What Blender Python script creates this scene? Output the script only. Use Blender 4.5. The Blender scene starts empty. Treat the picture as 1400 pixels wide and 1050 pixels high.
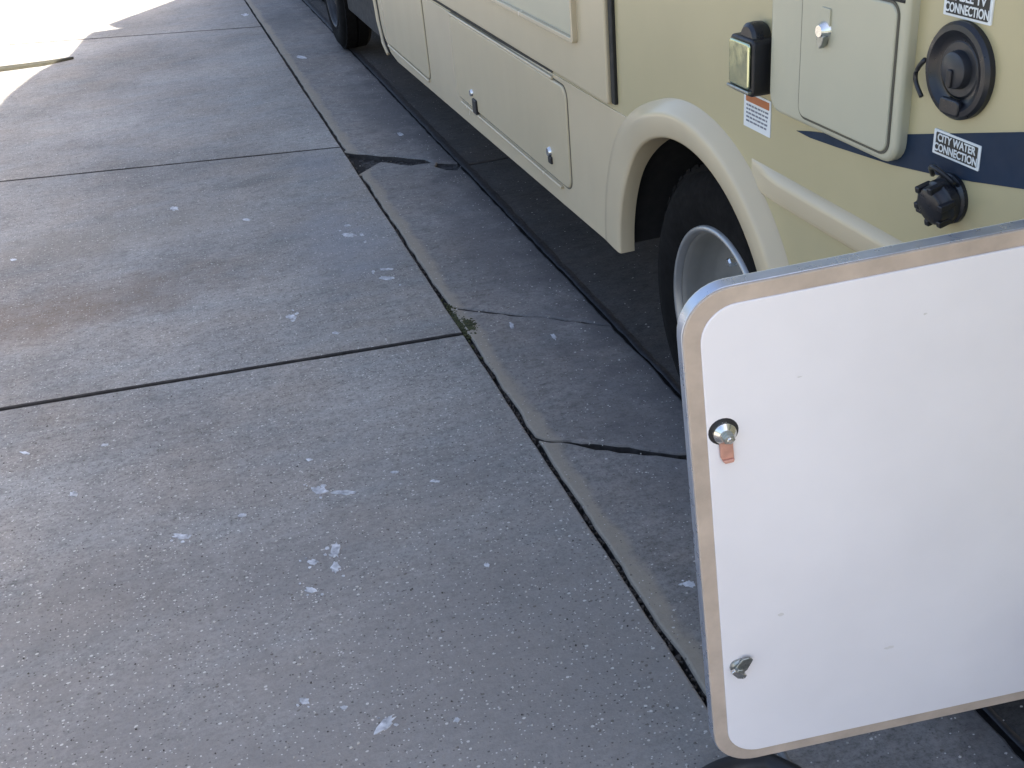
import bpy, bmesh, math, random
from mathutils import Vector, Matrix
from math import sin, cos, pi, radians, sqrt

# ------------------------------------------------------------------ camera
# lengths below are written in units of 1.2 m and multiplied by S when meshes are made
S = 1.2
EYE = 1.5
F = 1490.82
R = Matrix(((0.94827992, 0.22250453, -0.22639994),
            (-0.30561738, 0.44714868, -0.84062838),
            (-0.08580919, 0.86634277, 0.49202337)))
sc = bpy.context.scene
C = sc.collection
cam = bpy.data.objects.new('camera', bpy.data.cameras.new('camera'))
C.objects.link(cam)
cam.matrix_world = Matrix.Translation((0, 0, EYE * S)) @ R.to_4x4()
cam.data.sensor_width = 36
cam.data.lens = F / 1400 * 36
cam.data.clip_start = 0.05
cam.data.clip_end = 2000
sc.camera = cam

# ------------------------------------------------------------------ light
SUN = Vector((1.0, -0.5, 1.0)).normalized()
w = bpy.data.worlds.new('World'); sc.world = w; w.use_nodes = True
nt = w.node_tree
sky = nt.nodes.new('ShaderNodeTexSky'); sky.sky_type = 'NISHITA'; sky.sun_disc = False
sky.sun_elevation = math.asin(SUN.z); sky.sun_rotation = math.atan2(SUN.x, SUN.y)
sky.air_density = 0.8; sky.dust_density = 5.0; sky.ozone_density = 0.6
bg = nt.nodes['Background']; bg.inputs['Strength'].default_value = 0.12
nt.links.new(sky.outputs[0], bg.inputs[0])
sl = bpy.data.lights.new('sun', 'SUN'); sl.energy = 5.0; sl.angle = radians(0.5); sl.color = (1, .93, .82)
so = bpy.data.objects.new('sun', sl); C.objects.link(so)
so.rotation_euler = SUN.to_track_quat('Z', 'Y').to_euler(); so.location = (0, 0, 12)
vs = sc.view_settings
vs.view_transform = 'Standard'; vs.look = 'None'; vs.gamma = 1; vs.use_curve_mapping = False
vs.exposure = 2.22

rnd = random.Random(7)

# ------------------------------------------------------------------ picking points on real planes
def ray(x, y):
    return R @ Vector((x - 700, -(y - 525), -F))
def G(x, y, z=0.0):
    d = ray(x, y); t = (z - EYE) / d.z
    return Vector((0, 0, EYE)) + d * t

# ------------------------------------------------------------------ materials
def new_mat(name):
    m = bpy.data.materials.new(name); m.use_nodes = True
    n = m.node_tree; return m, n, n.nodes['Principled BSDF']
def node(n, t, **k):
    a = n.nodes.new(t)
    for q, v in k.items():
        if q in a.inputs: a.inputs[q].default_value = v
        else: setattr(a, q, v)
    return a
def coords(n, scale=(1, 1, 1)):
    tc = node(n, 'ShaderNodeTexCoord'); mp = node(n, 'ShaderNodeMapping')
    mp.inputs['Scale'].default_value = scale
    n.links.new(tc.outputs['Object'], mp.inputs['Vector']); return mp.outputs[0]
def noise(n, vec, scale, detail=4, rough=.55):
    a = node(n, 'ShaderNodeTexNoise'); a.inputs['Scale'].default_value = scale
    a.inputs['Detail'].default_value = detail; a.inputs['Roughness'].default_value = rough
    n.links.new(vec, a.inputs['Vector']); return a.outputs['Fac']
def ramp(n, fac, *stops):
    r = node(n, 'ShaderNodeValToRGB'); e = r.color_ramp.elements
    while len(e) < len(stops): e.new(0.5)
    for i, (p, c) in enumerate(stops):
        e[i].position = p
        e[i].color = (c, c, c, 1) if not isinstance(c, tuple) else (*c, 1)
    n.links.new(fac, r.inputs[0]); return r.outputs[0]
def mix(n, fac, a, b, mode='MIX'):
    m = node(n, 'ShaderNodeMix', data_type='RGBA', blend_type=mode)
    for sock, v in ((m.inputs[0], fac), (m.inputs[6], a), (m.inputs[7], b)):
        if isinstance(v, (int, float)): sock.default_value = v
        elif isinstance(v, tuple): sock.default_value = (*v, 1)
        else: n.links.new(v, sock)
    return m.outputs[2]
def maths(n, op, a, b=0.0, clamp=False):
    m = node(n, 'ShaderNodeMath', operation=op); m.use_clamp = clamp
    for sock, v in ((m.inputs[0], a), (m.inputs[1], b)):
        if isinstance(v, (int, float)): sock.default_value = v
        else: n.links.new(v, sock)
    return m.outputs[0]
def bump(n, b, h, strength, dist):
    m = node(n, 'ShaderNodeBump'); m.inputs['Strength'].default_value = strength
    m.inputs['Distance'].default_value = dist
    n.links.new(h, m.inputs['Height']); n.links.new(m.outputs[0], b.inputs['Normal'])

def concrete(name, base, edge=None, stain_shade=(), speck=1.0, rough=.85, dark=.64):
    m, n, b = new_mat(name)
    v = coords(n)
    col = mix(n, ramp(n, noise(n, v, .9, 5, .6), (.35, 0.0), (.68, 1.0)),
              tuple(c * dark for c in base), tuple(c * 1.1 for c in base))
    # warm and cool drifts
    col = mix(n, ramp(n, noise(n, v, 2.3, 3), (.42, 0.0), (.66, .35)), col, (base[0] * 1.04, base[1] * .93, base[2] * .82))
    v2 = coords(n, (1.2, 4.5, 1))
    col = mix(n, ramp(n, noise(n, v2, 1.3, 5, .6), (.48, 0.0), (.7, .28)), col, (base[0] * .86, base[1] * 1.0, base[2] * 1.1))
    # broom drag and sand grain
    v3 = coords(n, (5, 60, 5))
    col = mix(n, .18, col, ramp(n, noise(n, v3, 1.0, 4, .7), (.3, .66), (.7, 1.0)), 'MULTIPLY')
    col = mix(n, .75, col, ramp(n, noise(n, v, 95, 3, .8), (.32, .50), (.52, .92), (.75, 1.0)), 'MULTIPLY')
    col = mix(n, .75, col, ramp(n, noise(n, coords(n, (1, 1.6, 1)), 32, 5, .8), (.32, .50), (.5, .93), (.66, 1.10)), 'MULTIPLY')
    col = mix(n, .85, col, ramp(n, noise(n, coords(n, (7, 11, 7)), 1.5, 6, .75), (.34, .70), (.5, .93), (.66, 1.0)), 'MULTIPLY')
    # stains and painted shade, each in its own place: (x, y, rx, ry, colour, amount)
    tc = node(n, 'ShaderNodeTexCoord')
    for (sx, sy, rx, ry, c, am) in stain_shade:
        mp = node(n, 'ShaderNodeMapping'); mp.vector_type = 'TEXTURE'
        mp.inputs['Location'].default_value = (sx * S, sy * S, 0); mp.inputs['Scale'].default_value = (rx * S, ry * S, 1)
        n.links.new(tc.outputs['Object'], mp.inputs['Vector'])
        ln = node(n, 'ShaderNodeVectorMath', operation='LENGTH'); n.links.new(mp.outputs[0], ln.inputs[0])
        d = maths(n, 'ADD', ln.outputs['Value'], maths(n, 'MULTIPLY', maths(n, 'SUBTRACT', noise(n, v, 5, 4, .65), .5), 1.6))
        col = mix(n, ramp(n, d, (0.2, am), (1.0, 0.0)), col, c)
    if edge:   # worn pale lip along the slab's long edge
        sp = node(n, 'ShaderNodeSeparateXYZ'); n.links.new(tc.outputs['Object'], sp.inputs[0])
        x = maths(n, 'ADD', sp.outputs[0], maths(n, 'MULTIPLY', maths(n, 'SUBTRACT', noise(n, coords(n, (1, .6, 1)), 9, 4, .6), .5), .09))
        col = mix(n, ramp(n, maths(n, 'MULTIPLY', maths(n, 'SUBTRACT', x, edge * S), 14), (.35, .75), (.75, 0.0)), col, (.30, .26, .20))
    # exposed aggregate, light and dark
    for sc_, thr, c, seed in ((38, .15, (.60, .58, .53), 0), (60, .17, (.055, .05, .045), 9), (24, .08, (.62, .57, .5), 4), (95, .20, (.62, .6, .56), 17), (90, .20, (.06, .055, .05), 23), (30, .13, (.10, .085, .07), 31)):
        vo = node(n, 'ShaderNodeTexVoronoi'); vo.inputs['Scale'].default_value = sc_
        mp = node(n, 'ShaderNodeMapping'); mp.inputs['Location'].default_value = (seed, seed * .7, 0)
        mp.inputs['Scale'].default_value = (1, 1.25, 1)
        n.links.new(v, mp.inputs['Vector']); n.links.new(mp.outputs[0], vo.inputs['Vector'])
        dd = maths(n, 'MULTIPLY', noise(n, v, 150, 2), .16)
        dd2 = maths(n, 'ADD', vo.outputs['Distance'], maths(n, 'SUBTRACT', dd, .08))
        mask = maths(n, 'LESS_THAN', dd2, thr)
        sep = node(n, 'ShaderNodeSeparateColor'); n.links.new(vo.outputs['Color'], sep.inputs[0])
        dens = maths(n, 'LESS_THAN', sep.outputs[0], maths(n, 'MULTIPLY', noise(n, v, 1.7, 2), (.58 if thr > .1 else .30) * speck))
        col = mix(n, maths(n, 'MULTIPLY', maths(n, 'MULTIPLY', mask, dens), .7), col, c)
    n.links.new(col, b.inputs['Base Color'])
    b.inputs['Roughness'].default_value = rough
    b.inputs['Specular IOR Level'].default_value = .3
    h = maths(n, 'ADD', maths(n, 'MULTIPLY', noise(n, v, 130, 3, .7), .5), maths(n, 'MULTIPLY', noise(n, v3, 1.0, 3), .5))
    h = maths(n, 'ADD', h, maths(n, 'MULTIPLY', noise(n, v, 18, 4, .6), 1.2))
    bump(n, b, h, .7, .005)
    return m

def plain(name, col, rough=.5, metal=0.0, var=.12, scale=9, bumpd=0.0, bscale=150, coat=0.0, spec=.5):
    m, n, b = new_mat(name)
    v = coords(n)
    c = mix(n, ramp(n, noise(n, v, scale, 4, .6), (.3, 0.0), (.7, 1.0)), tuple(q * (1 - var) for q in col), tuple(min(1, q * (1 + var * .5)) for q in col))
    n.links.new(c, b.inputs['Base Color'])
    n.links.new(ramp(n, noise(n, v, scale * 3, 3), (.3, max(0, rough - .07)), (.7, min(1, rough + .1))), b.inputs['Roughness'])
    b.inputs['Metallic'].default_value = metal
    b.inputs['Coat Weight'].default_value = coat
    b.inputs['Coat Roughness'].default_value = .12
    b.inputs['Specular IOR Level'].default_value = spec
    if bumpd: bump(n, b, noise(n, v, bscale, 3), .5, bumpd)
    return m

def gelcoat(name, col, dirt=(.24, .19, .13), rough=.28):
    m, n, b = new_mat(name)
    v = coords(n)
    c = mix(n, ramp(n, noise(n, v, 1.5, 4, .6), (.3, 0.0), (.7, 1.0)), tuple(q * .93 for q in col), tuple(q * 1.04 for q in col))
    # road film: streaks, heavier on the lower body panels
    tc = node(n, 'ShaderNodeTexCoord'); sp = node(n, 'ShaderNodeSeparateXYZ'); n.links.new(tc.outputs['Object'], sp.inputs[0])
    st = noise(n, coords(n, (5, 5, 1.3)), 1.1, 4, .6)
    low = ramp(n, sp.outputs[2], (.40, .10), (1.05, .02))
    dm = maths(n, 'MULTIPLY', ramp(n, st, (.42, 0.0), (.75, 1.0)), low, True)
    c = mix(n, dm, c, dirt)
    sp2 = noise(n, v, 85, 2, .5)
    c = mix(n, maths(n, 'MULTIPLY', ramp(n, sp2, (.74, 0.0), (.78, .5)), low), c, dirt)
    n.links.new(c, b.inputs['Base Color'])
    n.links.new(ramp(n, st, (.3, rough), (.8, rough + .07)), b.inputs['Roughness'])
    bump(n, b, noise(n, v, 3, 2, .5), .2, .002)
    return m

M = {}
base = (.385, .368, .342)
M['slab'] = concrete('driveway_concrete', base, stain_shade=[
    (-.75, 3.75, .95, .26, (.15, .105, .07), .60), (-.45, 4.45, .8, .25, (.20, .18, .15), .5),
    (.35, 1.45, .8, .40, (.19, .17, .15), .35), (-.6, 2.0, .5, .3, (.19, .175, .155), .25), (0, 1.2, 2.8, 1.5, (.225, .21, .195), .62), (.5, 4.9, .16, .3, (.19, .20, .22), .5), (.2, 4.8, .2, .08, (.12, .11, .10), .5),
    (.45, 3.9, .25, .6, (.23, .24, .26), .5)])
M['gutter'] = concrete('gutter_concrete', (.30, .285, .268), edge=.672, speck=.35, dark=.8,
    stain_shade=[(1.10, 4.5, .15, 9, (.085, .08, .08), .8), (.95, 3.6, .2, 1.1, (.105, .10, .10), .6), (.98, 5.6, .2, 1.2, (.10, .098, .1), .7), (.95, 2.2, .18, .8, (.115, .11, .11), .6), (.85, 8.6, .3, .7, (.10, .1, .1), .5)])  # first, long ellipse paints soft shade along the pan's outer edge
M['street'] = concrete('street_concrete', (.095, .09, .085), speck=.12, stain_shade=[(1.6, 3.4, .3, .5, (.05, .045, .04), .7), (1.5, 2.6, .3, .3, (.06, .05, .045), .6)])
M['soil'] = plain('soil', (.012, .010, .009), .95, var=.5, scale=40, bumpd=.01, bscale=60)
M['joint_dirt'] = plain('dirty_joint_face', (.045, .042, .040), .95, var=.5, scale=30)
M['lawn'] = plain('lawn_ground', (.06, .09, .03), .95, var=.5, scale=6, bumpd=.03, bscale=60)
M['tar'] = plain('tar', (.018, .018, .022), .65, var=.4, scale=30, bumpd=.006, bscale=40)
M['rubble'] = plain('crumbled_concrete', (.055, .052, .050), .95, var=.5, scale=30, bumpd=.004)
M['felt'] = plain('expansion_strip', (.035, .032, .018), .9, var=.5, scale=14, bumpd=.004)
M['moss'] = plain('moss', (.052, .056, .020), .95, var=.6, scale=60)
M['spot'] = plain('pale_droppings', (.50, .51, .53), .8, var=.6, scale=40)
M['grit_l'] = plain('pale_grit', (.46, .44, .40), .8, var=.4, scale=30)
M['grit_d'] = plain('dark_grit', (.06, .052, .045), .85, var=.4, scale=30)
M['beige'] = gelcoat('beige_gelcoat', (.435, .375, .21))
M['pale'] = gelcoat('pale_panel', (.50, .42, .27))
M['pale2'] = gelcoat('bay_door_panel', (.445, .42, .30))
M['flare'] = gelcoat('moulded_flare', (.54, .45, .295), rough=.22)
M['navy'] = plain('navy_vinyl', (.006, .022, .050), .5, var=.2, spec=.25)
M['black'] = plain('black_plastic', (.011, .011, .014), .42, var=.3, scale=20, bumpd=.0006)
M['black2'] = plain('black_cap_plastic', (.011, .012, .016), .32, var=.3, scale=20)
M['seal'] = plain('rubber_seal', (.014, .013, .010), .7)
M['tyre'] = plain('tyre_rubber', (.008, .0075, .007), .9, var=.4, scale=14, bumpd=.001, spec=.12)
M['liner'] = plain('wheel_well_liner', (.012, .011, .010), .9, var=.4)
M['chassis'] = plain('chassis', (.022, .021, .02), .8, var=.5)
M['rim'] = plain('painted_steel_rim', (.28, .275, .255), .42, metal=.35, var=.2, scale=5)
M['lip'] = plain('rim_lip_metal', (.42, .42, .41), .36, metal=.7)
M['chrome'] = plain('chrome', (.75, .75, .72), .2, metal=1, var=.2, scale=40)
M['zinc'] = plain('zinc_plated_latch', (.36, .38, .36), .34, metal=.9, var=.35, scale=60)
M['copper'] = plain('coppery_latch_tongue', (.62, .33, .25), .42, metal=.25, var=.2, scale=60)
M['alu'] = plain('anodised_aluminium', (.48, .52, .60), .30, metal=.75, var=.16, scale=12)
M['white'] = plain('white_liner_panel', (.86, .83, .83), .42, var=.07, scale=2.2, bumpd=.0006, bscale=30, spec=.4)
M['ply'] = plain('tan_edge', (.53, .43, .34), .75, var=.2, scale=14, bumpd=.0012, bscale=60)
M['grime'] = plain('faint_grime', (.72, .69, .66), .6, var=.2)
M['cream_edge'] = plain('door_skin_edge', (.62, .62, .54), .4)
M['label_w'] = plain('white_vinyl', (.68, .70, .68), .45, var=.06)
M['label_k'] = plain('black_print', (.012, .013, .012), .45)
M['orange'] = plain('orange_print', (.42, .13, .035), .5)
M['ink'] = plain('grey_ink', (.16, .17, .2), .6)
M['plug'] = plain('grey_plug', (.022, .024, .029), .4, var=.3, scale=20)
M['dark_glass'] = plain('dark_glass', (.02, .025, .025), .06, var=.1)
M['lens'] = plain('mirror_face', (.50, .54, .36), .12, metal=1, var=.1)
M['hose'] = plain('black_hose', (.014, .014, .016), .5)
M['grey_tube'] = plain('grey_tube', (.16, .16, .16), .5)
M['carpaint'] = plain('dark_grey_paint', (.06, .065, .07), .25, coat=.6)

# ------------------------------------------------------------------ mesh helpers
def link(name, bm, mat, parent=None, smooth=False, bevel=0.0, seg=2):
    bmesh.ops.scale(bm, vec=(S, S, S), verts=bm.verts)
    bmesh.ops.recalc_face_normals(bm, faces=bm.faces)
    me = bpy.data.meshes.new(name); bm.to_mesh(me); bm.free()
    o = bpy.data.objects.new(name, me); C.objects.link(o)
    for q in (mat if isinstance(mat, (list, tuple)) else [mat]): me.materials.append(q)
    if smooth is True:
        for p in me.polygons: p.use_smooth = True
    elif smooth:
        me.shade_smooth() if False else None
        for p in me.polygons: p.use_smooth = True
        me.set_sharp_from_angle(angle=radians(smooth))
    if bevel:
        md = o.modifiers.new('bevel', 'BEVEL'); md.width = bevel * S; md.segments = seg
        md.limit_method = 'ANGLE'; md.angle_limit = radians(40)
        for p in me.polygons: p.use_smooth = True
        md.harden_normals = True
    if parent: o.parent = parent
    return o
def empty(name, loc=(0, 0, 0)):
    o = bpy.data.objects.new(name, None); C.objects.link(o)
    o.empty_display_size = .2
    return o
def tag(o, label=None, cat=None, group=None, kind=None):
    for k, v in (('label', label), ('category', cat), ('group', group), ('kind', kind)):
        if v: o[k] = v
    return o
def prism_x(bm, poly, x0, x1):
    """closed (y,z) outline extruded from x0 (towards the pavement) to x1"""
    a = [bm.verts.new((x0, y, z)) for y, z in poly]; b = [bm.verts.new((x1, y, z)) for y, z in poly]
    bm.faces.new(a); bm.faces.new(b[::-1]); n = len(poly)
    for i in range(n): bm.faces.new((a[i], a[(i + 1) % n], b[(i + 1) % n], b[i]))
    return bm
def ring_x(bm, outer, inner, x0, x1):
    n = len(outer); L = []
    for x in (x0, x1):
        L.append(([bm.verts.new((x, y, z)) for y, z in outer], [bm.verts.new((x, y, z)) for y, z in inner]))
    for i in range(n):
        j = (i + 1) % n
        for k in (0, 1): bm.faces.new((L[k][0][i], L[k][0][j], L[k][1][j], L[k][1][i]))
        for k in (0, 1): bm.faces.new((L[0][k][i], L[0][k][j], L[1][k][j], L[1][k][i]))
    return bm
def rr(y0, y1, z0, z1, r, n=6):
    out = []
    for cy, cz, a0 in ((y1 - r, z1 - r, 0), (y0 + r, z1 - r, 90), (y0 + r, z0 + r, 180), (y1 - r, z0 + r, 270)):
        for i in range(n + 1):
            a = radians(a0 + 90 * i / n); out.append((cy + r * cos(a), cz + r * sin(a)))
    return out
def box(bm, a, b):
    r = bmesh.ops.create_cube(bm, size=1)
    for v in r['verts']:
        v.co = Vector([(a[i] + b[i]) / 2 + v.co[i] * (b[i] - a[i]) for i in range(3)])
    return bm
def lathe(bm, prof, c, n=48, axis='x', close=True):
    """prof: list of (offset along axis, radius) round the point c"""
    rings = []
    ax = Vector((1, 0, 0)) if axis == 'x' else Vector((0, 0, 1)) if axis == 'z' else Vector(axis)
    u = ax.orthogonal().normalized(); v = ax.cross(u)
    c = Vector(c)
    for off, r in prof:
        if r < 1e-6: rings.append([bm.verts.new(c + ax * off)])
        else: rings.append([bm.verts.new(c + ax * off + (u * cos(2 * pi * i / n) + v * sin(2 * pi * i / n)) * r) for i in range(n)])
    for p, q in zip(rings, rings[1:]):
        for i in range(n):
            j = (i + 1) % n
            if len(p) == 1 and len(q) == 1: continue
            if len(p) == 1: bm.faces.new((p[0], q[i], q[j]))
            elif len(q) == 1: bm.faces.new((p[i], p[j], q[0]))
            else: bm.faces.new((p[i], p[j], q[j], q[i]))
    return bm
def tube(bm, pts, r, n=8):
    pts = [Vector(p) for p in pts]; rings = []
    for i, p in enumerate(pts):
        d = (pts[min(i + 1, len(pts) - 1)] - pts[max(i - 1, 0)]).normalized()
        u = d.orthogonal().normalized() if abs(d.z) > .9 else d.cross(Vector((0, 0, 1))).normalized(); v = d.cross(u)
        rings.append([bm.verts.new(p + (u * cos(2 * pi * k / n) + v * sin(2 * pi * k / n)) * r) for k in range(n)])
    for a, b in zip(rings, rings[1:]):
        for k in range(n): bm.faces.new((a[k], a[(k + 1) % n], b[(k + 1) % n], b[k]))
    bm.faces.new(rings[0]); bm.faces.new(rings[-1][::-1])
    return bm
NB = bmesh.new

# ------------------------------------------------------------------ ground
def sheet(name, x0, x1, y0, y1, z, m):
    bm = NB(); bm.faces.new([bm.verts.new(p) for p in ((x0, y0, z), (x1, y0, z), (x1, y1, z), (x0, y1, z))])
    return link(name, bm, m)
tag(sheet('ground', -400, 400, -400, 400, -.06, M['lawn']), kind='structure')

def jag(p, q, step=.05, amp=.0015, seed=0):
    r = random.Random(seed); p = Vector(p); q = Vector(q); d = q - p; L = d.length; n = max(1, int(L / step))
    t = Vector((-d.y, d.x)).normalized(); out = []; off = 0
    for i in range(n):
        off = off * .6 + r.uniform(-amp, amp)
        out.append(p + d * (i / n) + t * (off if i else 0))
    return out
def slab(name, corners, mat, parent, amps, z=0.0, thick=.05, rad=.006, seed=1, tilt=None):
    """concrete slab: ragged outline, rolled-over edge, corners (x,y) anticlockwise"""
    pts = []
    for i in range(len(corners)):
        am = amps[i] if isinstance(amps, (list, tuple)) else amps
        pts += jag(corners[i], corners[(i + 1) % len(corners)], .03 if am > .002 else .05, am, seed * 31 + i)
    cx = sum(p.x for p in pts) / len(pts); cy = sum(p.y for p in pts) / len(pts)
    zf = (lambda x, y: z) if tilt is None else tilt
    bm = NB(); n = len(pts); rings = []
    nor = []
    for i in range(n):
        d = (pts[(i + 1) % n] - pts[i - 1]); nn = Vector((d.y, -d.x)).normalized(); nor.append(nn)
    for k, (ins, dz) in enumerate(((rad, 0), (rad * .35, -rad * .25), (0, -rad), (0, -thick))):
        rings.append([bm.verts.new((pts[i].x - nor[i].x * ins, pts[i].y - nor[i].y * ins, zf(pts[i].x, pts[i].y) + dz)) for i in range(n)])
    bm.faces.new(rings[0])
    for a, b in zip(rings, rings[1:]):
        for i in range(n): bm.faces.new((a[i], b[i], b[(i + 1) % n], a[(i + 1) % n]))
    nf = len(bm.faces)
    bm.faces.ensure_lookup_table()
    for i in range(nf - 2 * n if rad < .0065 else nf - n, nf): bm.faces[i].material_index = 1
    o = link(name, bm, [mat, M['joint_dirt']], parent)
    return o

g = .0085  # half a joint
drive = tag(sheet('driveway', -14.2, .70, -6.6, 24, -.028, M['soil']), kind='structure')
A = lambda x, p, q: p[1] + (q[1] - p[1]) * (x - p[0]) / (q[0] - p[0])
J = [((-.71, 3.10), (.67, 2.93)), ((-.92, 5.51), (.65, 5.10)), ((-.43, 8.89), (.65, 8.43))]
def jy(k, x):
    x = max(x, -1.62)
    if k < 0: return {-1: .45 - .1 * (x - .67), -2: -2.6, -3: -6.5}[k]
    if k >= 3: return {3: 12.2, 4: 16.0, 5: 20.0}[k] - .45 * (x - .65)
    return A(x, *J[k])
XL = [-14, -11, -8, -4.8, -1.62, .6585]
for k in range(-2, 5):
    for s in range(5):
        xa, xb = XL[s] + (g if s else 0), XL[s + 1] - g
        lo = lambda x: jy(k - 1, x) + g; hi = lambda x: jy(k, x) - g
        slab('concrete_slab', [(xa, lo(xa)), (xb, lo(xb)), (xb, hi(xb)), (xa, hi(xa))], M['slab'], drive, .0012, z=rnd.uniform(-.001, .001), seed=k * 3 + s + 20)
# a proud expansion strip, weathered brown and green, lying across the far slab
bm = NB(); pl = [G(-60, 103), G(0, 95.5), G(35, 91), G(62, 87.5), G(84, 83.5), G(101, 80.5)]; wd = [.075, .07, .065, .06, .035, .014]
for zt, sgn in ((0, 1),):
    top = []; 
    for p, q in zip(pl, wd):
        top.append([bm.verts.new((p.x, p.y - q, .001)), bm.verts.new((p.x, p.y - q * .7, .014)), bm.verts.new((p.x, p.y + q * .7, .014)), bm.verts.new((p.x, p.y + q, .001))])
    for a, b in zip(top, top[1:]):
        for i in range(3): bm.faces.new((a[i], a[i + 1], b[i + 1], b[i]))
link('expansion_strip', bm, M['felt'], drive)

gut = tag(sheet('gutter', .655, 1.12, -6.6, 24, -.034, M['soil']), kind='structure')
gz = lambda x, y: -.003 - (x - .66) * .03
# cracks across the gutter pan, listed near to far: (y at left, y at right, half gap, roughness)
cr = [(-6.5, -6.5, .005, .001), (.9, .82, .005, .002), (2.275, 1.97, .011, .007), (3.14, 2.80, .004, .006), (4.96, 4.62, .0, .003), (7.35, 7.2, .004, .003), (9.9, 9.7, .005, .002), (14, 14, .005, .002), (23.5, 23.5, .005, .002)]
for i, (a, b) in enumerate(zip(cr, cr[1:])):
    xa, xb = .664, 1.088
    c = [(xa, a[0] + a[2]), (xb, a[1] + a[2]), (xb, b[1] - b[2]), (xa, b[0] - b[2] * 1.2)]
    am = [a[3], .003, b[3], .0028]
    px = lambda *L: [tuple(G(*p).xy) for p in L]
    if b[0] == 4.96:      # broken upper end of this slab
        up_ = px((598, 217), (586, 219), (575, 220), (561, 223), (548, 222), (534, 220), (521, 219), (514, 222), (505, 228), (497, 233), (489, 238))
        c = c[:2] + [(xb, 4.555), (1.06, 4.50), (1.02, 4.53), (.985, 4.60)] + up_ + [(xa, 4.64)]; am = [a[3], .003] + [.0012] * (len(c) - 3) + [.0028]
    if a[0] == 4.96:
        lo_ = px((470, 206), (486, 208), (500, 208), (520, 210), (540, 210), (560, 212), (580, 213))
        c = [(xa, 5.04)] + lo_ + [(.99, 4.665), (xb, 4.60)] + c[2:]; am = [.0015] * (len(c) - 3) + [.003, b[3], .0028]
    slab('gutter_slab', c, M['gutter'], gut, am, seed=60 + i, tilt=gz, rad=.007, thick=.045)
# tar between pan and street; dark strip also paints the soft shade there
bm = NB(); prev = None
for i in range(560):
    y = -3 + i * .045; r_ = random.Random(i)
    far = min(1, max(0, (y - 2) / 3)); wl = .003 + r_.uniform(0, .005) + .002 * far; wr = .011 + r_.uniform(0, .009) + .016 * far
    c = 1.099
    row = [bm.verts.new((c - wl, y, gz(1.08, 0) + .0012)), bm.verts.new((c - wl * .4, y, -.0125)), bm.verts.new((c + wr * .4, y, -.0125)), bm.verts.new((c + wr, y, -.0165))]
    if prev:
        for k in range(3): bm.faces.new((prev[k], prev[k + 1], row[k + 1], row[k]))
    prev = row
link('tar_shade_seam', bm, M['tar'], gut, smooth=True)

street = tag(sheet('street', 1.09, 9.5, -6.6, 24, -.045, M['soil']), kind='structure')
ys = [-6.5, -3.3, -.2, 4.55, 9.3, 14, 19, 23.8]
for i, (a, b) in enumerate(zip(ys, ys[1:])):
    for xa, xb in ((1.112, 4.8), (4.812, 9.4)):
        slab('street_slab', [(xa, a + g), (xb, a + g), (xb, b - g), (xa, b - g)], M['street'], street, .0015, z=-.018, seed=90 + i)

# rubble and dirt in the wide break, moss at the corner, grit: uncountable
def crumbs(name, n, where, smin, smax, mat, parent=None, seed=1, flat=.5):
    r = random.Random(seed); bm = NB()
    for _ in range(n):
        x, y, z = where(r); s = smin * (smax / smin) ** r.random()
        k = 5; a0 = r.random() * 6.3
        top = [bm.verts.new((x + cos(a0 + i * 6.283 / k) * s * r.uniform(.5, 1.1) * .55, y + sin(a0 + i * 6.283 / k) * s * r.uniform(.5, 1.1) * .55, z + s * flat * r.uniform(.5, 1) * .5)) for i in range(k)]
        bot = [bm.verts.new(v.co + Vector(((v.co.x - x) * .35, (v.co.y - y) * .35, -v.co.z + z - .0015))) for v in top]
        bm.faces.new(top)
        for i in range(k): bm.faces.new((top[i], bot[i], bot[(i + 1) % k], top[(i + 1) % k]))
    o = link(name, bm, mat, parent); o['kind'] = 'stuff'; return o
def in_crack(r):
    t = r.random(); x = .665 + t * .42; return x, 4.90 - .80 * (x - .665) * 1.0 + r.gauss(0, .04), -.034
crumbs('broken_concrete', 420, in_crack, .006, .03, M['rubble'], gut, 3)
def mossy(r):
    p = G(638, 446); a = r.gauss(0, 1)
    if r.random() < .5: return p.x + abs(r.gauss(0, .012)), p.y + r.gauss(.012, .022), -.005
    return p.x - .016 + r.gauss(.004, .008), p.y + r.gauss(.06, .06), -.006
tag(crumbs('moss', 900, mossy, .003, .009, M['moss'], None, 4, .9), 'small clump of dull green moss in the corner where two pavement joints meet', 'moss')
def on_drive(r):
    while True:
        x, y = r.uniform(-1.6, .64), 1.1 + 8 * r.random() ** 1.7
        if all(abs(y - jy(q, x)) > .02 for q in range(3)): return x, y, .0
tag(crumbs('pale_grit', 5000, on_drive, .0012, .0056, M['grit_l'], None, 5, .45), 'pale grit scattered over the grey concrete slabs', 'grit')
tag(crumbs('dark_grit', 1500, on_drive, .0014, .0046, M['grit_d'], None, 6, .5), 'dark grit and crumbs scattered over the grey concrete slabs', 'grit')
def on_gut(r):
    y = .8 + 7 * r.random() ** 1.4; x = .68 + .4 * r.random() ** 1.3; return x, y, gz(x, y)
tag(crumbs('gutter_grit', 500, on_gut, .0018, .006, M['grit_l'], None, 8, .5), 'pale grit lying in the sunken gutter strip beside the motorhome', 'grit')
def along(r):
    y = .9 + 7 * r.random(); x = .658 + r.gauss(0, .004); return x, y, -.012
tag(crumbs('joint_dirt', 1500, along, .003, .009, M['grit_d'], None, 9, .7), 'dark dirt packed in the long joint between slabs and gutter', 'dirt')

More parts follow.
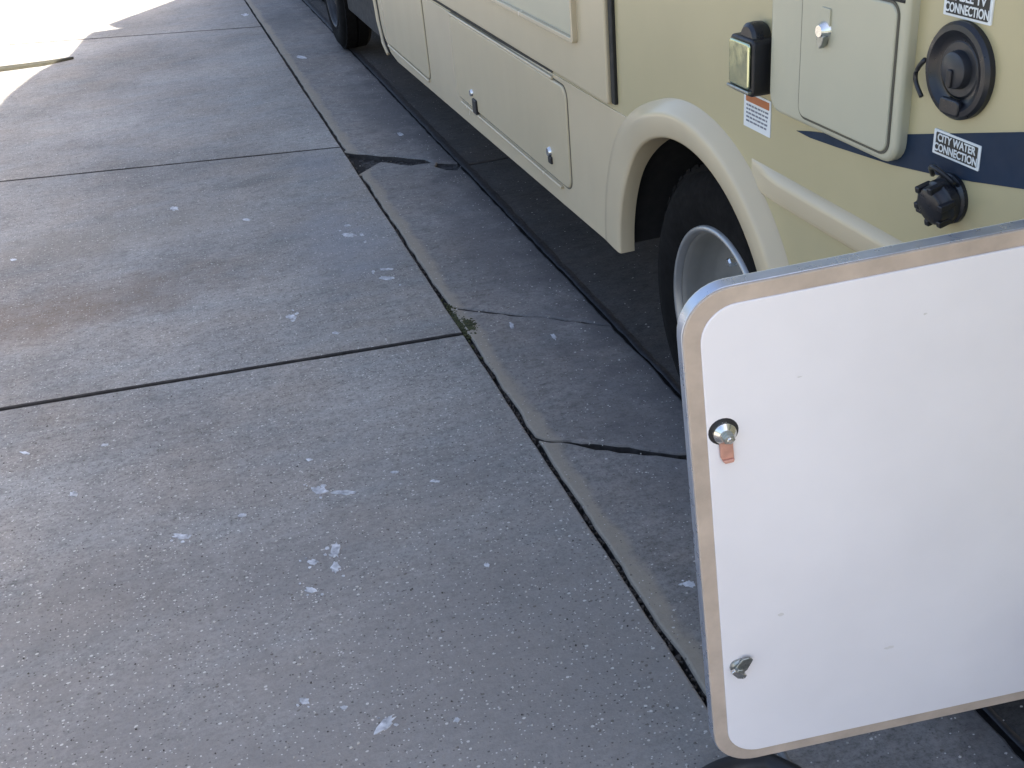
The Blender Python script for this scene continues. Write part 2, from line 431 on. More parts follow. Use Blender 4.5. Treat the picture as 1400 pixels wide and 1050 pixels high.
# pale droppings and paint flecks, each where it lies: px x, y, half length, half width, turn
spots = [(248, 733, 15, 4, 4), (459, 752, 7, 11, 0), (459, 774, 7, 9, 10), (425, 806, 9, 4, 5), (428, 768, 8, 4, 0), (526, 990, 19, 7, -42), (436, 670, 13, 5, 5), (470, 673, 19, 3, 2),
         (399, 433, 8, 4, 0), (238, 285, 6, 3, 0), (943, 798, 10, 5, 10), (412, 78, 9, 2, 5), (335, 20, 5, 2, 0), (34, 619, 8, 2, 8), (101, 675, 6, 4, 0), (143, 608, 6, 2, -8),
         (332, 704, 7, 3, 0), (594, 657, 8, 2, 5), (459, 455, 5, 2, 0), (478, 321, 11, 3, 5), (475, 308, 5, 2, 0), (547, 183, 6, 2, 8), (417, 958, 7, 5, 0), (470, 967, 6, 3, 0),
         (423, 628, 5, 2, 0), (530, 380, 12, 3, 3), (528, 368, 10, 2, 0), (18, 355, 5, 2, 0), (337, 300, 6, 2, 0), (625, 984, 5, 4, 0), (666, 772, 4, 3, 0), (540, 645, 6, 2, 0), (700, 445, 6, 3, 60), (757, 460, 6, 3, 50)]
for px, py, a, b, rot in list(spots):
    if a * b > 25:
        for _ in range(3):
            q = rnd.uniform(1.5, 4); spots.append((px + rnd.uniform(-2.2, 2.2) * a, py + rnd.uniform(-1.6, 1.6) * max(b, 6), q, q * rnd.uniform(.35, .6), rnd.uniform(-20, 20)))
for i, (px, py, a, b, rot) in enumerate(spots):
    r = random.Random(i + 50); bm = NB(); k = 18
    zz = .001; c0 = G(px, py)
    if c0.x > .66: zz = gz(c0.x, c0.y) + .0012
    vs_ = []
    for j in range(k):
        t = 2 * pi * j / k; q = r.uniform(.55, 1.1)
        ex, ey = a * q * cos(t), b * q * sin(t); ca, sa = cos(radians(rot)), sin(radians(rot))
        p = G(px + ex * ca - ey * sa, py + ex * sa + ey * ca, zz); vs_.append((p.x, p.y, p.z))
    lo = [bm.verts.new((x, y, z - .002)) for x, y, z in vs_]; hi_ = [bm.verts.new(v) for v in vs_]
    bm.faces.new(hi_)
    for j in range(k): bm.faces.new((lo[j], lo[(j + 1) % k], hi_[(j + 1) % k], hi_[j]))
    link('pale_fleck', bm, M['spot'], gut if c0.x > .66 else drive)

# ------------------------------------------------------------------ motorhome
X0 = 1.0
rv = tag(empty('motorhome'), 'beige motorhome with a navy stripe and moulded wheel arch parked along the gutter', 'motorhome')
YC, ZC, RA, RB = 2.055, .375, .412, .402     # wheel opening
def arch(a, b, n=28, t0=0, t1=180):
    return [(YC + a * cos(radians(t0 + (t1 - t0) * i / n)), ZC + b * sin(radians(t0 + (t1 - t0) * i / n))) for i in range(n + 1)]
TOP = 2.24
# side wall: outline with the wheel opening notched in; the bottom edge drops a little towards the front
body = [(-.75, .40), (YC - RA - .01, .375)] + [(y, z) for y, z in arch(RA + .01, RB + .01)[::-1]][0:0]
body = [(-.75, .42)] + [(YC - RA - .02, .375)] + [(YC - (RA + .02) * cos(radians(180 * i / 28)), ZC + (RB + .02) * sin(radians(180 * i / 28))) for i in range(1, 28)] + [(YC + RA + .02, .366), (5.20, .318), (5.36, .335), (5.52, .42), (5.62, .62), (5.62, TOP - .1), (5.5, TOP), (-.65, TOP), (-.75, TOP - .1)]
link('side_wall', prism_x(NB(), body, X0, X0 + .03), M['beige'], rv, bevel=.008, seg=3)
sh = [(y, z + (.02 if z < .5 else 0)) for y, z in body]
bm = NB(); prism_x(bm, [(-.73, .5), (5.6, .5), (5.6, TOP - .02), (-.73, TOP - .02)], X0 + .6, X0 + 1.9)
link('house_body', bm, M['beige'], rv)
bm = NB(); box(bm, (X0 + .03, -.73, .86), (X0 + .6, 5.6, TOP - .02)); link('storage_core', bm, M['beige'], rv)
bm = NB(); box(bm, (X0 + .03, YC + .46, .40), (X0 + .6, 5.5, .86)); box(bm, (X0 + .03, 1.1, .42), (X0 + .6, YC - .46, .86)); box(bm, (X0 + .10, -.72, .45), (X0 + .6, 1.1, .86))
link('storage_bay', bm, M['chassis'], rv)
bm = NB(); prism_x(bm, [(-.75, .45), (5.62, .40), (5.62, TOP - .1), (5.5, TOP), (-.65, TOP), (-.75, TOP - .1)], X0 + 1.9, X0 + 1.93); link('far_side_wall', bm, M['beige'], rv)
bm = NB(); prism_x(bm, [(-.755, TOP + .002), (5.66, TOP + .002), (5.5, TOP + .06), (-.65, TOP + .06)], X0 - .01, X0 + 1.94); link('roof', bm, M['pale'], rv, bevel=.02)
bm = NB(); box(bm, (X0 + .35, -.6, .28), (X0 + 1.6, 5.9, .44)); link('chassis_frame', bm, M['chassis'], rv)
# wheel well: dark tunnel behind the opening
bm = NB(); n = 28
oo = [(YC + (RA + .03) * cos(radians(180 * i / n)), ZC + (RB + .03) * sin(radians(180 * i / n))) for i in range(n + 1)]
a = [bm.verts.new((X0 + .045, y, z)) for y, z in oo]; b = [bm.verts.new((X0 + .62, y, z)) for y, z in oo]
for i in range(n): bm.faces.new((a[i], a[i + 1], b[i + 1], b[i]))
bm.faces.new(b)
link('wheel_well', bm, M['liner'], rv, smooth=30)
# moulded flare swept round the opening
bm = NB(); rows = []; n = 64
for i in range(n + 5):
    if i < 2: t = 0; dz = -(2 - i) * .03
    elif i > n + 2: t = 180; dz = -.013
    else: t = 180 * (i - 2) / n; dz = 0
    tr = radians(t); c, s_ = -cos(tr), sin(tr)      # t = 180 is the front leg
    f = min(1, max(0, (t - 108) / 42)); f = f * f * (3 - 2 * f)          # front half melts into the wall
    sec_r = [(0, .050), (0, -.020), (.002, -.025), (.007, -.028), (.048, -.030), (.055, -.028), (.060, -.024), (.077, -.006), (.082, -.001), (.085, .004)]
    sec_f = [(.008, .034), (.008, -.002), (.010, -.005), (.015, -.007), (.030, -.0075), (.060, -.007), (.080, -.006), (.100, -.005), (.118, -.0038), (.124, .003)]
    row = []
    for (nr, xr), (nf, xf) in zip(sec_r, sec_f):
        nn = nr + (nf - nr) * f; xx = xr + (xf - xr) * f
        if xx > .01: nn -= .02 * 0
        a_, b_ = RA - .004 + nn, RB - .004 + nn
        zz = ZC + b_ * s_ + dz
        row.append(bm.verts.new((X0 + xx, YC + a_ * c, max(zz, .364) if t > 90 else zz)))
    rows.append(row)
for p, q in zip(rows, rows[1:]):
    for k in range(len(p) - 1): bm.faces.new((p[k], p[k + 1], q[k + 1], q[k]))
o = link('wheel_arch_flare', bm, M['flare'], rv, smooth=50)
# belt moulding running back from the flare
bm = NB(); prof = [(.753, .002), (.754, -.005), (.758, -.009), (.766, -.011), (.792, -.014), (.799, -.013), (.804, -.009), (.811, -.001), (.812, .002)]
rows = []
for y, k in [(1.80, .0), (1.76, .35), (1.72, .8), (1.68, 1), (1.5, 1.0), (1.0, 1.0), (-.72, 1.0)]:
    rows.append([bm.verts.new((X0 + x * (k if x < 0 else 1), y, z)) for z, x in prof])
for p, q in zip(rows, rows[1:]):
    for k in range(len(p) - 1): bm.faces.new((p[k], p[k + 1], q[k + 1], q[k]))
link('belt_moulding', bm, M['flare'], rv, smooth=True)

# moulded skirt ahead of the wheel, one shade paler than the wall
bm = NB(); sk = [(YC + RA - .012, .386), (5.20, .326), (5.34, .342), (5.49, .42), (5.53, .53), (5.53, .716), (2.36, .742), (YC + .30, .70)] 
prism_x(bm, [(YC + (RA + .02) * cos(radians(a)), ZC + (RB + .02) * sin(radians(a))) for a in (60, 48, 36, 24, 12)] + [(YC + RA + .02, .363)] + sk[1:6] + [(2.36, .742)], X0 - .003, X0 + .01)
link('lower_skirt', bm, M['flare'], rv, bevel=.0015)
# lower compartment doors
def bay_door(name, y0, y1, z0, z1, r, proud, mat, label=None, seam=.006, bev=.006):
    d = link(name, prism_x(NB(), rr(y0, y1, z0, z1, r), X0 - proud - .005, X0 + .01), mat, rv, bevel=bev, seg=3)
    ring = ring_x(NB(), rr(y0 - seam, y1 + seam, z0 - seam, z1 + seam, r + seam), rr(y0 - .0005, y1 + .0005, z0 - .0005, z1 + .0005, r), X0 - .0045, X0 + .01)
    s = link('door_seam', ring, M['seal_soft'], d)
    if label: d['label'] = label
    return d
M['seal_soft'] = plain('shadow_gap_rubber', (.10, .09, .065), .8)
dA = bay_door('compartment_door', 4.515, 5.36, .385, 1.25, .03, .004, M['pale'], seam=.004)
dB = bay_door('compartment_door', 2.825, 4.06, .425, .722, .035, .004, M['pale'], seam=.0035)
# drip lips below the doors
for y0, y1, z, nm in ((4.53, 5.34, .372, 0), (2.9, 4.0, .408, 1)):
    bm = NB(); box(bm, (X0 - .014, y0, z), (X0 + .004, y1, z + .010)); link('drip_rail', bm, M['flare'], rv, bevel=.003)
# front corner trim strip
bm = NB(); pts = [(X0 - .004, 5.40, .325), (X0 - .006, 5.475, .365), (X0 - .006, 5.535, .46), (X0 - .006, 5.565, .62), (X0 - .006, 5.57, 1.2), (X0 - .006, 5.57, 2.3)]
link('corner_trim', tube(bm, pts, .011, 8), M['flare'], rv, smooth=True)
bm = NB(); pts = [(X0 - .002, 5.37, .335), (X0 - .002, 5.445, .375), (X0 - .002, 5.50, .46), (X0 - .002, 5.53, .62), (X0 - .002, 5.535, 1.2), (X0 - .002, 5.535, 2.3)]
link('corner_seal', tube(bm, pts, .006, 6), M['seal'], rv, smooth=True)
# latches on the long door
bm = NB(); box(bm, (X0 - .0165, 3.775, .415), (X0 - .003, 3.822, .468)); l = link('latch_recess', bm, M['black'], dB, bevel=.003)
bm = NB(); lathe(bm, [(-.017, 0), (-.017, .011), (-.008, .014)], (X0, 3.835, .483), 16); link('lock_cylinder', bm, M['chrome'], dB, smooth=30)
bm = NB(); lathe(bm, [(-.017, 0), (-.017, .012), (-.008, .016)], (X0, 2.99, .497), 16); link('lock_cylinder', bm, M['chrome'], dB, smooth=30)
bm = NB(); box(bm, (X0 - .0155, 2.968, .464), (X0 - .003, 2.996, .486)); link('latch_recess', bm, M['black'], dB, bevel=.003)

# slide-out room
slide = link('slide_out', prism_x(NB(), rr(2.492, 4.6, .752, 2.15, .012, 4), X0 - .016, X0 + .012), M['pale'], rv, bevel=.006, seg=3)
link('slide_out_seal', prism_x(NB(), rr(2.462, 2.487, .758, 2.16, .006, 3), X0 - .009, X0 + .01), M['seal'], rv, bevel=.003)
link('slide_out_seal', prism_x(NB(), [(2.95, .734), (4.55, .734), (4.55, .7505), (2.92, .7505)], X0 - .002, X0 + .01), M['seal'], rv)
bm = NB(); box(bm, (X0 - .012, 2.93, .721), (X0 + .004, 4.06, .7325)); link('slide_out_ledge', bm, M['flare'], rv, bevel=.004)
bm = NB(); box(bm, (X0 - .010, 4.56, .752), (X0 + .004, 4.60, 2.15)); link('slide_out_trim', bm, M['flare'], slide, bevel=.003)
# picture-frame moulding on the slide-out: an outer return with a shallow field inside
win = link('inset_frame', ring_x(NB(), rr(2.68, 4.35, .868, 1.95, .012, 3), rr(2.694, 4.336, .881, 1.937, .006, 3), X0 - .030, X0 - .010), M['flare'], slide, bevel=.0025)
link('inset_field', prism_x(NB(), rr(2.694, 4.336, .881, 1.937, .006, 3), X0 - .0185, X0 - .014), M['pale2'], slide)
link('window_pane', prism_x(NB(), rr(2.9, 4.1, 1.25, 1.8, .05), X0 - .024, X0 - .017), M['dark_glass'], slide)

# utility bay door: broad frame, door leaf set in it
fr = link('utility_bay_frame', prism_x(NB(), rr(1.338, 1.712, .930, 1.42, .035), X0 - .020, X0 + .01), M['pale2'], rv, bevel=.009, seg=4)
link('door_seam', ring_x(NB(), rr(1.353, 1.609, .942, 1.166, .022), rr(1.357, 1.605, .946, 1.162, .018), X0 - .0215, X0 - .01), M['seal_soft'], fr)
leaf = link('utility_bay_door', prism_x(NB(), rr(1.357, 1.605, .946, 1.162, .018), X0 - .0245, X0 - .012), M['pale2'], fr, bevel=.003, seg=3)
link('door_seam', prism_x(NB(), [(1.345, 1.1655), (1.47, 1.1655), (1.47, 1.1695), (1.345, 1.1695)], X0 - .0215, X0 - .01), M['seal'], fr)
bm = NB(); lathe(bm, [(-.038, 0), (-.038, .009), (-.030, .014), (-.024, .0155)], (X0, 1.532, 1.098), 20); link('lock_cylinder', bm, M['chrome'], leaf, smooth=30)
bm = NB(); prism_x(bm, [(1.520, 1.092), (1.544, 1.092), (1.540, 1.078), (1.532, 1.070), (1.524, 1.078)], X0 - .036, X0 - .025); link('lock_tab', bm, M['zinc'], leaf, bevel=.002)
link('lock_plate', prism_x(NB(), rr(1.519, 1.545, 1.104, 1.132, .003, 3), X0 - .0275, X0 - .02), M['pale2'], leaf, bevel=.001)
# a second leaf on the same frame above
link('upper_field', prism_x(NB(), rr(1.37, 1.64, 1.185, 1.39, .018), X0 - .0235, X0 - .012), M['pale2'], fr, bevel=.003)

# weatherproof outlet box: black housing with a bright glassy face
bx = link('outlet_box', prism_x(NB(), rr(1.728, 1.815, .948, 1.048, .010, 4), X0 - .042, X0 + .002), M['black'], rv, bevel=.005, seg=3)
link('outlet_lid', prism_x(NB(), rr(1.735, 1.808, .962, 1.042, .006, 4), X0 - .048, X0 - .041), M['lens'], bx, bevel=.004, seg=3)
bm = NB(); box(bm, (X0 - .050, 1.732, .9545), (X0 - .040, 1.812, .9605)); link('lid_rim', bm, M['zinc'], bx, bevel=.002)
bm = NB(); lathe(bm, [(-.018, 0), (-.018, .022), (-.013, .028), (0, .029), (.012, .028), (.018, .024), (.018, 0)], (X0 - .018, 1.765, 1.044), 24)
link('hinge_boss', bm, M['black2'], bx, smooth=30)

# stickers and labels, thin vinyl on the wall
def text_mesh(body_, size, y, z, x, mat, parent, bold=.0006, sx=1.0):
    cu = bpy.data.curves.new('t', 'FONT'); cu.body = body_; cu.size = size; cu.align_x = 'CENTER'; cu.align_y = 'CENTER'
    cu.offset = bold; cu.extrude = .0002
    ob = bpy.data.objects.new('t', cu); me = bpy.data.meshes.new_from_object(ob)
    bpy.data.objects.remove(ob)
    # text x runs towards -y, text y is up, facing -x
    me.transform(Matrix(((0, 0, -1, x), (-sx, 0, 0, y), (0, 1, 0, z), (0, 0, 0, 1))))
    me.transform(Matrix.Scale(S, 4))
    me.materials.append(mat)
    o = bpy.data.objects.new('lettering', me); C.objects.link(o); o.parent = parent
    return o
def label(y0, y1, z0, z1, lines, b=.0055):
    l = link('label', prism_x(NB(), rr(y0, y1, z0, z1, .001, 1), X0 - .0022, X0), M['label_w'], rv)
    link('label_field', prism_x(NB(), rr(y0 + b, y1 - b, z0 + b * .6, z1 - b * .6, .001, 1), X0 - .0027, X0 - .001), M['label_k'], l)
    h = (z1 - z0 - b * 1.2) / len(lines)
    for i, t in enumerate(lines):
        text_mesh(t, h * 1.08, (y0 + y1) / 2, z1 - b * .6 - h * (i + .5), X0 - .0031, M['label_w'], l, .0004, sx=min(1.0, (y1 - y0 - 2.6 * b) / (len(t) * h * 1.08 * .62)))
    return l
label(1.178, 1.277, .968, 1.003, ['CITY WATER', 'CONNECTION'])
label(1.190, 1.285, 1.158, 1.212, ['OUTSIDE', 'CABLE TV', 'CONNECTION'])
st = link('warning_sticker', prism_x(NB(), rr(1.733, 1.832, .868, .935, .001, 1), X0 - .0016, X0), M['label_w'], rv)
link('sticker_band', prism_x(NB(), rr(1.738, 1.824, .917, .931, .001, 1), X0 - .0021, X0 - .001), M['orange'], st)
r = random.Random(3)
for i in range(5):
    z = .911 - i * .0075; y = 1.822; bm = NB()
    while y > 1.745:
        l_ = r.uniform(.004, .013); box(bm, (X0 - .0021, y - l_, z - .002), (X0 - .0008, y, z + .0012)); y -= l_ + .0028
    link('small_print', bm, M['ink'], st)

# navy swoosh
up = [(1.645, .9045), (1.60, .915), (1.52, .930), (1.44, .952), (1.33, .980), (1.22, 1.010), (1.11, 1.040), (.9, 1.085), (.6, 1.13), (-.74, 1.25)]
dn = [(-.74, 1.12), (.6, 1.035), (.9, 1.005), (1.09, .970), (1.19, .950), (1.28, .935), (1.37, .922), (1.52, .909), (1.60, .9035)]
bm = NB(); prism_x(bm, up + dn, X0 - .0011, X0); link('navy_stripe', bm, M['navy'], rv)

# round hookup hatch with tether
cy, cz = 1.236, 1.092
h = link('cable_hatch', lathe(NB(), [(.002, .065), (-.008, .065), (-.013, .061), (-.014, .054), (-.009, .047), (-.005, .041), (-.005, .038)], (X0, cy, cz), 48), M['black2'], rv, smooth=35)
link('hatch_lid', lathe(NB(), [(-.003, .040), (-.006, .036), (-.006, .026), (-.016, .024), (-.018, .021), (-.018, 0)], (X0, cy, cz + .002), 40), M['plug'], h, smooth=35)
link('hatch_rib', prism_x(NB(), rr(cy - .005, cy + .005, cz - .020, cz + .004, .003, 3), X0 - .022, X0 - .016), M['black'], h, bevel=.0015)
link('hatch_tab', prism_x(NB(), rr(cy - .020, cy + .020, cz - .058, cz - .036, .006, 3), X0 - .017, X0 - .008), M['black2'], h, bevel=.003)
tp = [(X0 - .012, cy + .064 + .018 * sin(pi * t) , cz + .004 - .052 * t) for t in [i / 12 for i in range(13)]]
link('tether', tube(NB(), tp, .0035, 6), M['black2'], h, smooth=True)

# water inlet cap
cy, cz = 1.228, .914
icp = link('inlet_flange', lathe(NB(), [(.002, .036), (-.006, .036), (-.010, .030), (-.012, .026), (-.012, 0)], (X0, cy, cz), 36), M['black2'], rv, smooth=35)
ax = Vector((-1, -.0, -.25)).normalized()
bm = NB(); lathe(bm, [(0, .032), (.012, .033), (.016, .029), (.028, .028), (.032, .022), (.032, 0)], (X0 - .008, cy, cz), 20, axis=ax); link('inlet_cap', bm, M['black2'], icp, bevel=.0015)
for i in range(6):
    a = i * pi / 3; u = ax.orthogonal().normalized(); v = ax.cross(u); c = Vector((X0 - .010, cy, cz)) + ax * .018 + (u * cos(a) + v * sin(a)) * .029
    bm = NB(); box(bm, (-.005, -.005, -.012), (.005, .005, .012))
    bmesh.ops.transform(bm, matrix=Matrix.Translation(c) @ ax.to_track_quat('Z', 'Y').to_matrix().to_4x4(), verts=bm.verts); link('grip_rib', bm, M['black'], icp, bevel=.002)
tp = [(X0 - .012 - .02 * sin(pi * t), cy + .03 - .05 * t, cz + .028 + .022 * sin(pi * t)) for t in [i / 12 for i in range(13)]]
link('tether', tube(NB(), tp, .0038, 6), M['black2'], icp, smooth=True)
bm = NB(); box(bm, (X0 - .026, cy + .022, cz - .030), (X0 - .006, cy + .044, cz - .010)); link('cap_tab', bm, M['black'], icp, bevel=.003)

# wheels
M['dark_rim'] = plain('dark_front_rim', (.035, .035, .036), .5, metal=.4, var=.4)  # darker rim colour for the front wheel
def wheel(yc, xo, rt=.357, dual=True):
    mr, ml = (M['rim'], M['lip']) if dual else (M['dark_rim'], M['rim'])
    w_ = empty('wheel'); w_.parent = rv
    zc = rt - .006
    t = link('tyre', lathe(NB(), [(.030, .215), (.004, .222), (-.004, .245), (-.008, .280), (-.004, .315), (.010, .336), (.020, .342), (.026, .3575), (.085, .3600), (.090, .350), (.096, .350), (.100, .360), (.160, .3575), (.185, .335), (.19, .28), (.17, .215)], (xo, yc, zc), 72), M['tyre'], w_, smooth=35)
    for k in range(44):
        a = 2 * pi * k / 44; bm = NB(); box(bm, (xo + .022, -.012, .352), (xo + .045, .012, .3590))
        bmesh.ops.transform(bm, matrix=Matrix.Translation((0, yc, zc)) @ Matrix.Rotation(a, 4, 'X'), verts=bm.verts)
        link('tread_block', bm, M['tyre'], t)
    if dual: link('inner_tyre', lathe(NB(), [(.25, .2), (.245, .3), (.27, .35), (.42, .35), (.44, .3), (.44, .2)], (xo, yc, zc), 48), M['tyre'], w_, smooth=35)
    rm = link('rim', lathe(NB(), [(.004, .2235), (.012, .206), (.024, .200), (.050, .197), (.088, .190), (.098, .176), (.101, .150), (.098, .112), (.090, .098), (.040, .086), (.020, .080), (.012, .060), (.010, 0)], (xo, yc, zc), 72), mr, w_, smooth=50)
    link('rim_lip', lathe(NB(), [(.008, .2245), (-.003, .2225), (-.007, .2165), (-.003, .2105), (.010, .2065)], (xo, yc, zc), 72), ml if dual else M['dark_rim'], w_, smooth=True)
    for k in range(8):
        a = 2 * pi * k / 8 + .2
        bm = NB(); lathe(bm, [(.085, .012), (.066, .012), (.062, .008), (.062, 0)], (xo, yc + .128 * cos(a), zc + .128 * sin(a)), 6); link('lug_nut', bm, M['chrome'], rm)
    return w_
wheel(2.025, X0 + .045)
wheel(7.3, X0 + .03, dual=False)

# cab ahead of the house body
WY = 7.3
cab = [(5.64, .46), (WY - .42, .46)] + [(WY - .42 * cos(radians(180 * i / 14)), .42 + .37 * sin(radians(180 * i / 14))) for i in range(15)] + [(WY + .42, .40), (8.15, .38), (8.28, .55), (8.34, 1.10), (8.37, 1.66), (8.12, 1.72), (7.5, 1.80), (7.0, 1.99), (6.3, 2.14), (5.64, 2.20)]
cb = link('cab', prism_x(NB(), cab, X0 + .10, X0 + 1.85), M['beige'], rv, bevel=.03, seg=3)
bm = NB(); box(bm, (X0 + .06, 5.64, .30), (X0 + .12, WY - .43, .62)); link('cab_step', bm, M['chassis'], cb, bevel=.01)
bm = NB(); box(bm, (X0 + .28, WY - .40, .32), (X0 + 1.7, WY + .40, .80)); link('front_wheel_well', bm, M['liner'], cb)
link('cab_window', prism_x(NB(), [(5.85, 1.2), (6.95, 1.2), (6.6, 1.75), (5.85, 1.9)], X0 + .094, X0 + .105), M['dark_glass'], cb)
link('cab_door_seam', ring_x(NB(), rr(5.75, 6.75, .64, 1.98, .05), rr(5.757, 6.743, .647, 1.973, .045), X0 + .096, X0 + .104), M['seal'], cb)
bm = NB(); box(bm, (X0 + .12, 8.2, .34), (X0 + 1.83, 8.34, .52)); link('front_bumper', bm, M['black'], cb, bevel=.02)

# ------------------------------------------------------------------ open bay door, hinged off the motorhome's side
U = (R @ Vector((1, .2, -.05))).normalized()
W = 1.26
TL = ray(929, 407) / F * W; rb = ray(980, 1048) / F
BL = rb * (TL.dot(U) / rb.dot(U))
Hd = (TL - BL).length; V_ = (TL - BL).normalized(); N = U.cross(V_).normalized()   # N faces the camera
O = Vector((0, 0, EYE)) + BL
Wd = .56
T = Matrix((( *[U.x, V_.x, N.x], O.x), (U.y, V_.y, N.y, O.y), (U.z, V_.z, N.z, O.z), (0, 0, 0, 1)))
def rrd(x0, x1, y0, y1, r, n=10): return rr(x0, x1, y0, y1, r, n)
door = tag(empty('bay_door'), 'open compartment door in front of the wheel, white inside with tan rounded edge', 'door')
def dprism(name, poly, n0, n1, mat, parent=None, **k):
    bm = NB(); prism_x(bm, poly, n0, n1)
    for v in bm.verts: v.co = T @ Vector((v.co.y, v.co.z, v.co.x))
    return link(name, bm, mat, parent or door, **k)
rad = .062; th = .0245
dprism('outer_skin', rrd(-.0005, Wd + .0005, -.0005, Hd + .0005, rad), -th - .003, -th, M['cream_edge'], bevel=.001)
def drop(poly_o, poly_i, n0, n1, name, mat, **k):
    bm = NB(); ring_x(bm, poly_o, poly_i, n0, n1)
    for v in bm.verts: v.co = T @ Vector((v.co.y, v.co.z, v.co.x))
    return link(name, bm, mat, door, **k)
drop(rrd(-.0015, Wd + .0015, -.0015, Hd + .0015, rad + .001), rrd(.002, Wd - .002, .002, Hd - .002, rad - .002), -th + .0005, -.0035, 'aluminium_edge', M['alu'], bevel=.001)
ins = .0205
dprism('tan_border', rrd(.0, Wd, .0, Hd, rad), -th + .001, 0, M['ply'], bevel=.0015, seg=3)
panel = dprism('white_panel', rrd(ins, Wd - ins, ins, Hd - ins, rad - ins + .006), -.001, .0028, M['white'], bevel=.0016, seg=3)

def on_board(px, py):
    d = ray(px, py); o0 = Vector((0, 0, EYE)); t = (O + N * .0028 - o0).dot(N) / d.dot(N)
    p = o0 + d * t - O; return p.dot(U), p.dot(V_)
def dl(name, prof, c, mat, parent, n=24, **k):
    bm = NB(); lathe(bm, prof, (0, 0, 0), n, axis='z')
    for v in bm.verts: v.co = T @ (v.co + Vector((c[0], c[1], 0)))
    return link(name, bm, mat, parent, **k)
# upper latch: dark hole, chrome cam body and nut, coppery tongue below
c = on_board(989, 590)
lt = dl('latch_hole', [(.0032, 0), (.0036, .0185), (.0028, .0195)], c, M['black'], door, smooth=30)
c2 = (c[0] + .0008, c[1] - .0012)
dl('latch_body', [(.0035, .0155), (.0075, .0148), (.0105, .0115), (.0125, .0085), (.0125, 0)], c2, M['chrome'], lt, smooth=30)
dl('latch_nut', [(.0120, .0078), (.0180, .0078), (.0188, .0065), (.0188, 0)], (c2[0] + .002, c2[1] - .002), M['zinc'], lt, n=6)
dl('latch_screw', [(.0185, .0045), (.0215, .0040), (.0222, .003), (.0222, 0)], (c2[0] + .002, c2[1] - .002), M['chrome'], lt, smooth=30)
def tongue(pts, n0, n1, mat, name, parent, bev=.0015):
    return dprism(name, pts, n0, n1, mat, parent, bevel=bev)
x, y = c2
tongue([(x - .0085, y - .006), (x + .0095, y - .008), (x + .0100, y - .038), (x - .0055, y - .0385), (x - .0075, y - .034)], .0045, .0075, M['copper'], 'latch_tongue', lt)
tongue([(x - .0065, y - .0375), (x + .0100, y - .0372), (x + .0085, y - .0425), (x - .003, y - .0430)], .0035, .0110, M['copper'], 'latch_hook', lt)
# lower latch: grey cam turned up and to the right
c = on_board(1010, 910)
lt = dl('latch_base', [(.0028, .0135), (.0058, .0130), (.0080, .0100), (.0080, 0)], c, M['zinc'], door, smooth=30)
x, y = c
tongue([(x - .011, y - .004), (x - .002, y - .012), (x + .010, y - .004), (x + .0195, y + .013), (x + .014, y + .0185), (x + .004, y + .0175), (x - .004, y + .008)], .0075, .0110, M['zinc'], 'latch_tongue', lt)
tongue([(x - .0155, y + .001), (x - .006, y - .012), (x + .004, y - .015), (x + .008, y - .009), (x - .003, y + .000), (x - .009, y + .005)], .0100, .0160, M['chrome'], 'latch_hook', lt)
dl('latch_nut', [(.0105, .0068), (.0150, .0068), (.0158, .0055), (.0158, 0)], (x - .002, y - .002), M['zinc'], lt, n=6)
# scuffs on the panel
for i, (px, py, a, b) in enumerate(((1093, 515, 4, 1), (1216, 885, 10, 4), (1265, 429, 3, 2), (1068, 840, 6, 4))):
    u, v = on_board(px, py); r = random.Random(i); k = 1 / 1180
    poly = [(u + a * k * cos(t) * r.uniform(.6, 1.1), v + b * k * sin(t) * r.uniform(.6, 1.1)) for t in [2 * pi * j / 12 for j in range(12)]]
    dprism('scuff', poly, .0027, .0031, M['grime'], panel)
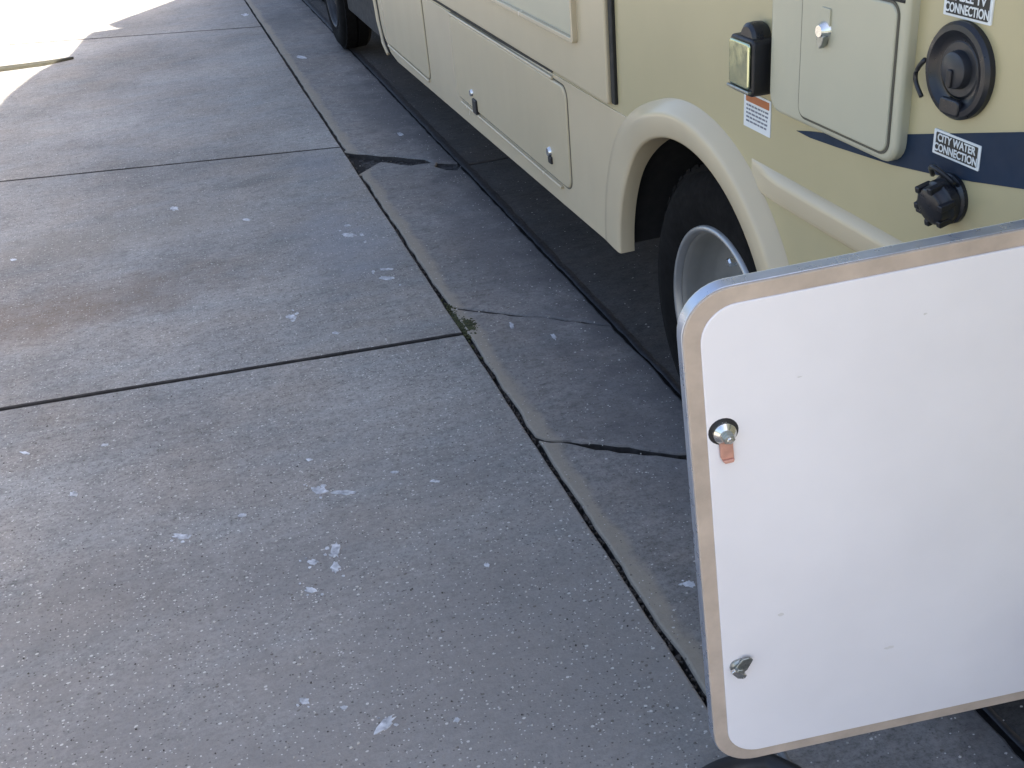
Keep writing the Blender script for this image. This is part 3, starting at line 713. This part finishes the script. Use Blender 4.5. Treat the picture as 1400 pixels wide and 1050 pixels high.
# hinge plates on the hinge side
for v0 in (.1, .42):
    dprism('hinge', [(Wd - .05, v0), (Wd + .03, v0), (Wd + .03, v0 + .05), (Wd - .05, v0 + .05)], -th - .006, -th - .002, M['zinc'], bevel=.001)

# ------------------------------------------------------------------ black hose under the door
hs = tag(empty('water_hose'), 'black hose with a grey pipe end lying under the open compartment door', 'hose')
ha, hb = G(962, 1066, .018), G(1052, 1044, .018)
pts = [(ha.x + (hb.x - ha.x) * t, ha.y + (hb.y - ha.y) * t + .012 * sin(t * 3.1), .018) for t in [i / 12 for i in range(13)]] + [(hb.x + .02 + .05 * t, hb.y - .02 - .16 * t, .018) for t in (.1, .3, .6, 1)]
bm = NB(); tube(bm, pts, .018, 14); link('hose_body', bm, M['hose'], hs, smooth=True)
bm = NB(); p0 = G(1068, 1028, .02); p1 = G(1086, 1062, .012); tube(bm, [p0, p0.lerp(p1, .5), p1, p1 + (p1 - p0) * 1.2], .0075, 10); link('pipe_end', bm, M['grey_tube'], hs, smooth=True)

# ------------------------------------------------------------------ unseen car added ahead of the motorhome to shape the shadow edge
car = tag(empty('unseen_shadow_car'), 'unseen dark grey car added ahead of the motorhome to shape the shadow edge', 'car')
prof = [(8.42, .28), (8.38, 1.0), (8.42, 1.60), (8.62, 1.68), (9.66, 1.12), (11.5, .98), (12.3, .85), (12.45, .6), (12.4, .28)]
cbod = link('shadow_car_body', prism_x(NB(), prof, 1.2, 2.65), M['carpaint'], car, bevel=.05, seg=3)
link('shadow_car_window', prism_x(NB(), [(8.6, .95), (9.7, .95), (8.75, 1.42), (8.6, 1.42)], 1.194, 1.21), M['dark_glass'], cbod)
for yy in (9.2, 11.6):
    for xx in (1.19, 2.46):
        link('wheel', lathe(NB(), [(0, 0), (0, .17), (.01, .26), (.03, .28), (.17, .28), (.19, .26), (.19, 0)], (xx, yy, .27), 32), M['tyre'], car, smooth=35)

# place empties at the base of their things, keeping children where they are
for o, loc in ((rv, (X0 + .95, 3.1, 0)), (door, tuple(O + U * Wd)), (hs, (.7, 1.1, 0)), (car, (1.9, 10.7, 0))):
    v = Vector(loc) * S
    for ch in list(o.children): ch.location = ch.location - v
    o.location = v
